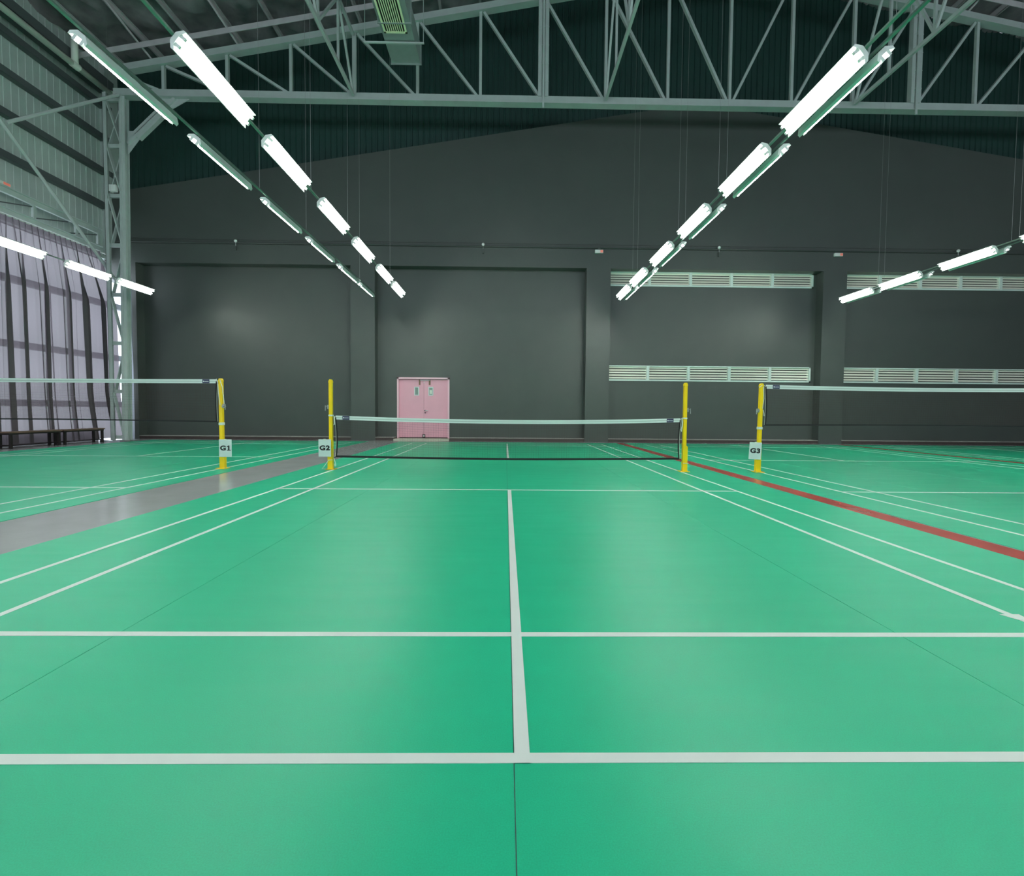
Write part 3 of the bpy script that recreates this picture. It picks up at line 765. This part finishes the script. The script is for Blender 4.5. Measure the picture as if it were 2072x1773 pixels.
# ------------------------------------------------------------------ louvres
def louvre(x0, x1, z0, z1, label, n):
    l = thing('louvre_vent', label, 'vent', ((x0+x1)/2, YW, z0), 'white louvre vents in the end wall')
    fr_ = MB(); e_ = 0.035
    fr_.box(x0, YW-0.03, z1-e_, x1, YW+0.10, z1); fr_.box(x0, YW-0.03, z0, x1, YW+0.10, z0+e_*1.6)
    fr_.box(x0, YW-0.03, z0, x0+e_, YW+0.10, z1); fr_.box(x1-e_*1.5, YW-0.03, z0, x1, YW+0.10, z1)
    fr_.build('frame', 'louvframe', l)
    MB().box(x0, YW+0.12, z0, x1, YW+0.14, z1).build('dark_backing', 'black', l)
    wd = (x1-x0)/n
    for k in range(1, n):
        MB().box(x0+k*wd-0.045, YW-0.025, z0, x0+k*wd+0.045, YW+0.09, z1).build('mullion', 'louvframe', l)
    ns = 5
    zz0, zz1 = z0+e_*1.6, z1-e_
    sl = None
    for k in range(n):
        for j in range(ns):
            zc = zz0 + (zz1-zz0)*(j+0.5)/ns; xc = x0+(k+0.5)*wd
            if sl is None:
                # slat sloping down to the outside (towards us its lower edge)
                mb = MB(); L = wd/2-0.04
                mb.bar((-L, 0, 0), (L, 0, 0), 0.066, 0.010, (0, -0.88, 0.47))
                
                sl = mb.build('slat', 'slat', l, local=True)
                o = sl
            else:
                o = sl.copy(); C.objects.link(o); o.parent = l
            o.location = (xc-(x0+x1)/2, 0.035, zc-z0+0.012)
    return l
w0 = PX[2]+PW/2; w1 = PX[3]-PW/2-0.13
louvre(w0, w1, *LZ[0], 'white louvre vent high on the wall, in the bay right of the middle pillar', 5)
louvre(w0, w1, *LZ[1], 'white louvre vent at mid height, in the bay right of the middle pillar', 5)
w0 = PX[3]+PW/2; w1 = PX[4]-PW/2-0.13
louvre(w0, w1, *LZ[0], 'white louvre vent high on the wall, in the rightmost bay', 5)
louvre(w0, w1, *LZ[1], 'white louvre vent at mid height, in the rightmost bay', 5)
for z0, z1 in LZ:
    MB().box(PX[4]+PW/2, YW+0.05, z0, PX[5]-PW/2, YW+0.2, z1).build('wall_panel', 'wall', wb)

# ------------------------------------------------------------------ small things on the end wall
for x, lab in ((-9.18, 'small white round sensor on the ledge above the left bay'), (-0.86, 'small white round sensor on the ledge above the bay with the pink door'),
               (7.19, 'small white round sensor on the ledge right of the middle pillar'), (15.47, 'small white round sensor on the ledge above the rightmost bay')):
    z = 6.69
    s_ = thing('round_sensor', lab, 'sensor', (x, YF-0.04, z), 'round sensors on the ledge')
    MB().sphere((0, 0, 0), 0.052, 12, 8).build('head', 'globe', s_, smooth=True, local=True)
    MB().tube([(0, 0, -0.045), (0, 0, -0.17)], 0.010, 6).build('stem', 'zinc', s_, local=True)
    MB().box(-0.02, -0.01, -0.30, 0.02, 0.04, -0.16).build('bracket', 'wall', s_, local=True)
for x, y_, z, lab in ((3.08, YF, 6.50, 'white emergency light with red end on the middle pillar'), (11.31, YF, 6.50, 'white emergency light with red end on the right pillar')):
    e_ = thing('emergency_light', lab, 'emergency light', (x, y_, z), 'emergency lights')
    MB().box(-0.14, -0.07, -0.055, 0.14, 0, 0.055).build('body', 'white', e_, local=True, bevel=0.006)
    MB().box(0.04, -0.078, -0.04, 0.13, -0.07, 0.04).build('indicator', 'redlens', e_, local=True)
    if x < 5: MB().tube([(-0.03, -0.03, 0.05), (-0.03, -0.03, 0.12), (0.03, -0.03, 0.12), (0.03, -0.03, 0.05)], 0.01, 6).build('hanger', 'zinc', e_, local=True)
e_ = thing('emergency_light', 'small orange-lit emergency light on the rail at the left picture edge', 'emergency light', (-12.98, 4.15, 6.76), 'emergency lights')
MB().box(-0.05, -0.14, -0.02, 0.03, 0.16, 0.06).build('body', 'white', e_, local=True, bevel=0.006)
MB().box(0.03, -0.02, -0.01, 0.038, 0.14, 0.05).build('indicator', 'redlens', e_, local=True)

# ------------------------------------------------------------------ air duct with grille
DY0, DY1 = 2.4, 5.46
dxa, dxb = -3.36, -2.56
dz0, dz1 = 10.90, 11.46
du = thing('air_duct', 'grey sheet-metal air duct hanging below the roof with a pale grille', 'duct', ((dxa+dxb)/2, DY1, dz0))
db = MB(); db.box(dxa, DY0, dz0, dxb, DY1, dz1); db.build('duct_box', 'duct', du)
for yy in (DY1-0.03, 4.05):
    fl = MB(); e_ = 0.035
    fl.box(dxa-e_, yy, dz0-e_, dxb+e_, yy+0.03, dz0); fl.box(dxa-e_, yy, dz1, dxb+e_, yy+0.03, dz1+e_); fl.box(dxa-e_, yy, dz0, dxa, yy+0.03, dz1); fl.box(dxb, yy, dz0, dxb+e_, yy+0.03, dz1)
    fl.build('flange', 'duct', du)
gx0, gx1, gy0, gy1 = dxa+0.06, dxb-0.14, 2.6, 4.38
zg = dz0
gr = MB(); e_ = 0.05
gr.box(gx0, gy0, zg-0.025, gx0+e_, gy1, zg); gr.box(gx1-e_, gy0, zg-0.025, gx1, gy1, zg); gr.box(gx0, gy1-e_, zg-0.025, gx1, gy1, zg); gr.box(gx0, gy0, zg-0.025, gx1, gy0+e_, zg)
gro = gr.build('grille', 'grille', du)
MB().box(gx0+e_, gy0+e_, zg-0.004, gx1-e_, gy1-e_, zg-0.001).build('dark_backing', 'black', gro)
for k in range(1, 9):
    xx = gx0+e_+(gx1-gx0-2*e_)*k/9
    MB().box(xx-0.012, gy0+e_, zg-0.022, xx+0.012, gy1-e_, zg-0.004).build('vane', 'grille', gro)
MB().box(dxa-0.55, 4.62, dz0-0.075, dxb+0.25, 4.66, dz0-0.038).build('hanger_bar', 'steel', du)
for xx in (dxa-0.53, dxb+0.23):
    MB().tube([(xx, 4.64, dz0-0.04), (xx, 4.64, roof_z(xx)-0.2)], 0.010, 6).build('hanger_rod', 'steel', du)

# ------------------------------------------------------------------ lamps
ZL = 4.62
YLC = [-8.25, -6.55, -4.95, -2.76, -1.10, 0.70, 2.47, 4.25, 5.78]
YLW = [-0.2, 1.58, 5.02]
def lamp_proto(s, nx):
    """s=+1: face turned to the right and down, s=-1: to the left and down; length along y, origin at the centre"""
    l = thing('tube_lamp', 'x', 'lamp', (0, 0, 0))
    L = 0.62
    nz = math.sqrt(1-nx*nx); nrm = Vector((s*nx, 0, -nz)); tan = Vector((s*nz, 0, nx))        # face normal, across the face (upwards)
    def P_(a, d, y_): v = tan*a + nrm*d; return (v.x, y_, v.z)
    prof = [(-0.105, -0.005), (-0.105, 0.030), (-0.100, 0.030), (-0.062, 0.0), (-0.035, -0.006), (0.035, -0.006), (0.062, 0.0), (0.100, 0.030), (0.105, 0.030), (0.105, -0.005), (0.045, -0.055), (-0.045, -0.055)]
    mb = MB(); mb.hexa([P_(a, d, -L) for a, d in prof], [P_(a, d, L) for a, d in prof])
    h = mb.build('housing', 'white', l, local=True)
    for a in (-0.045, 0.045):
        MB().tube([P_(a, 0.030, -L+0.035), P_(a, 0.030, L-0.035)], 0.0135, 8).build('tube', 'tube', l, local=True, smooth=True)
        for e0, e1 in ((-L+0.01, -L+0.035), (L-0.035, L-0.01)):
            q = MB(); 
            q.hexa([P_(a-0.016, -0.006, e0), P_(a+0.016, -0.006, e0), P_(a+0.016, 0.048, e0), P_(a-0.016, 0.048, e0)], [P_(a-0.016, -0.006, e1), P_(a+0.016, -0.006, e1), P_(a+0.016, 0.048, e1), P_(a-0.016, 0.048, e1)])
            q.build('lamp_holder', 'white', l, local=True)
    return l
rows = [(-3.27, 1, 'left of the middle court', 'lamps over the left edge of the middle court'),
        (-4.22, -1, 'left of the grey aisle', 'lamps over the right edge of the G1 court'),
        (3.44, -1, 'right of the middle court', 'lamps over the right edge of the middle court'),
        (3.68, 1, 'turned away, over the red strip', 'lamps over the left edge of the G3 court'),
        (-10.95, 1, 'beside the curtain', 'lamps over the left edge of the G1 court'),
        (10.45, -1, 'at the far right, facing us', 'lamps over the right edge of the G3 court'),
        (10.72, 1, 'at the far right, turned away', 'lamps over the fourth court')]
ordn = ['nearest the end wall', 'second from the end wall', 'third from the end wall', 'fourth from the end wall', 'fifth from the end wall', 'sixth from the end wall', 'seventh from the end wall', 'eighth from the end wall', 'ninth from the end wall']
protos = {}
for xx, s, desc, grp in rows:
    yl = YLC if abs(xx) < 5 else YLC[2:] if xx < 0 else YLC[1:]
    for k, y_ in enumerate(reversed(yl)):
        lab = 'lit tube lamp ' + desc + ', ' + ordn[k]
        key = (s, 0.62 if xx == -4.22 else 0.70 if xx in (3.68, 10.72) else 0.78)
        if key not in protos:
            protos[key] = lamp_proto(*key); l = protos[key]; l.location = (xx, y_, ZL); l['label'] = lab; l['group'] = grp
        else:
            dup(protos[key], (xx, y_, ZL), lab, grp)
    rx = xx - s*0.052; rz = ZL + 0.052
    rd = desc
    tag(MB().box(rx-0.017, -9.5, rz, rx+0.017, 6.5, rz+0.022).build('cable_rail', 'railgreen'), 'thin steel rail carrying the tube lamps ' + desc, 'rail', 'lamp rails')
    for q, y_ in enumerate(YLW + [-3.72]):
        if abs(xx) > 5 and y_ < 0: continue
        tag(MB().tube([(rx, y_, rz+0.02), (rx, y_, roof_z(rx)-0.1)], 0.0022, 5).build('suspension_wire', 'zinc'),
            'thin wire of the rail ' + desc + ', ' + {5.02: 'farthest', 1.58: 'second from the end wall', -0.2: 'third from the end wall', -3.72: 'fourth from the end wall'}[y_], 'wire', 'suspension wires')
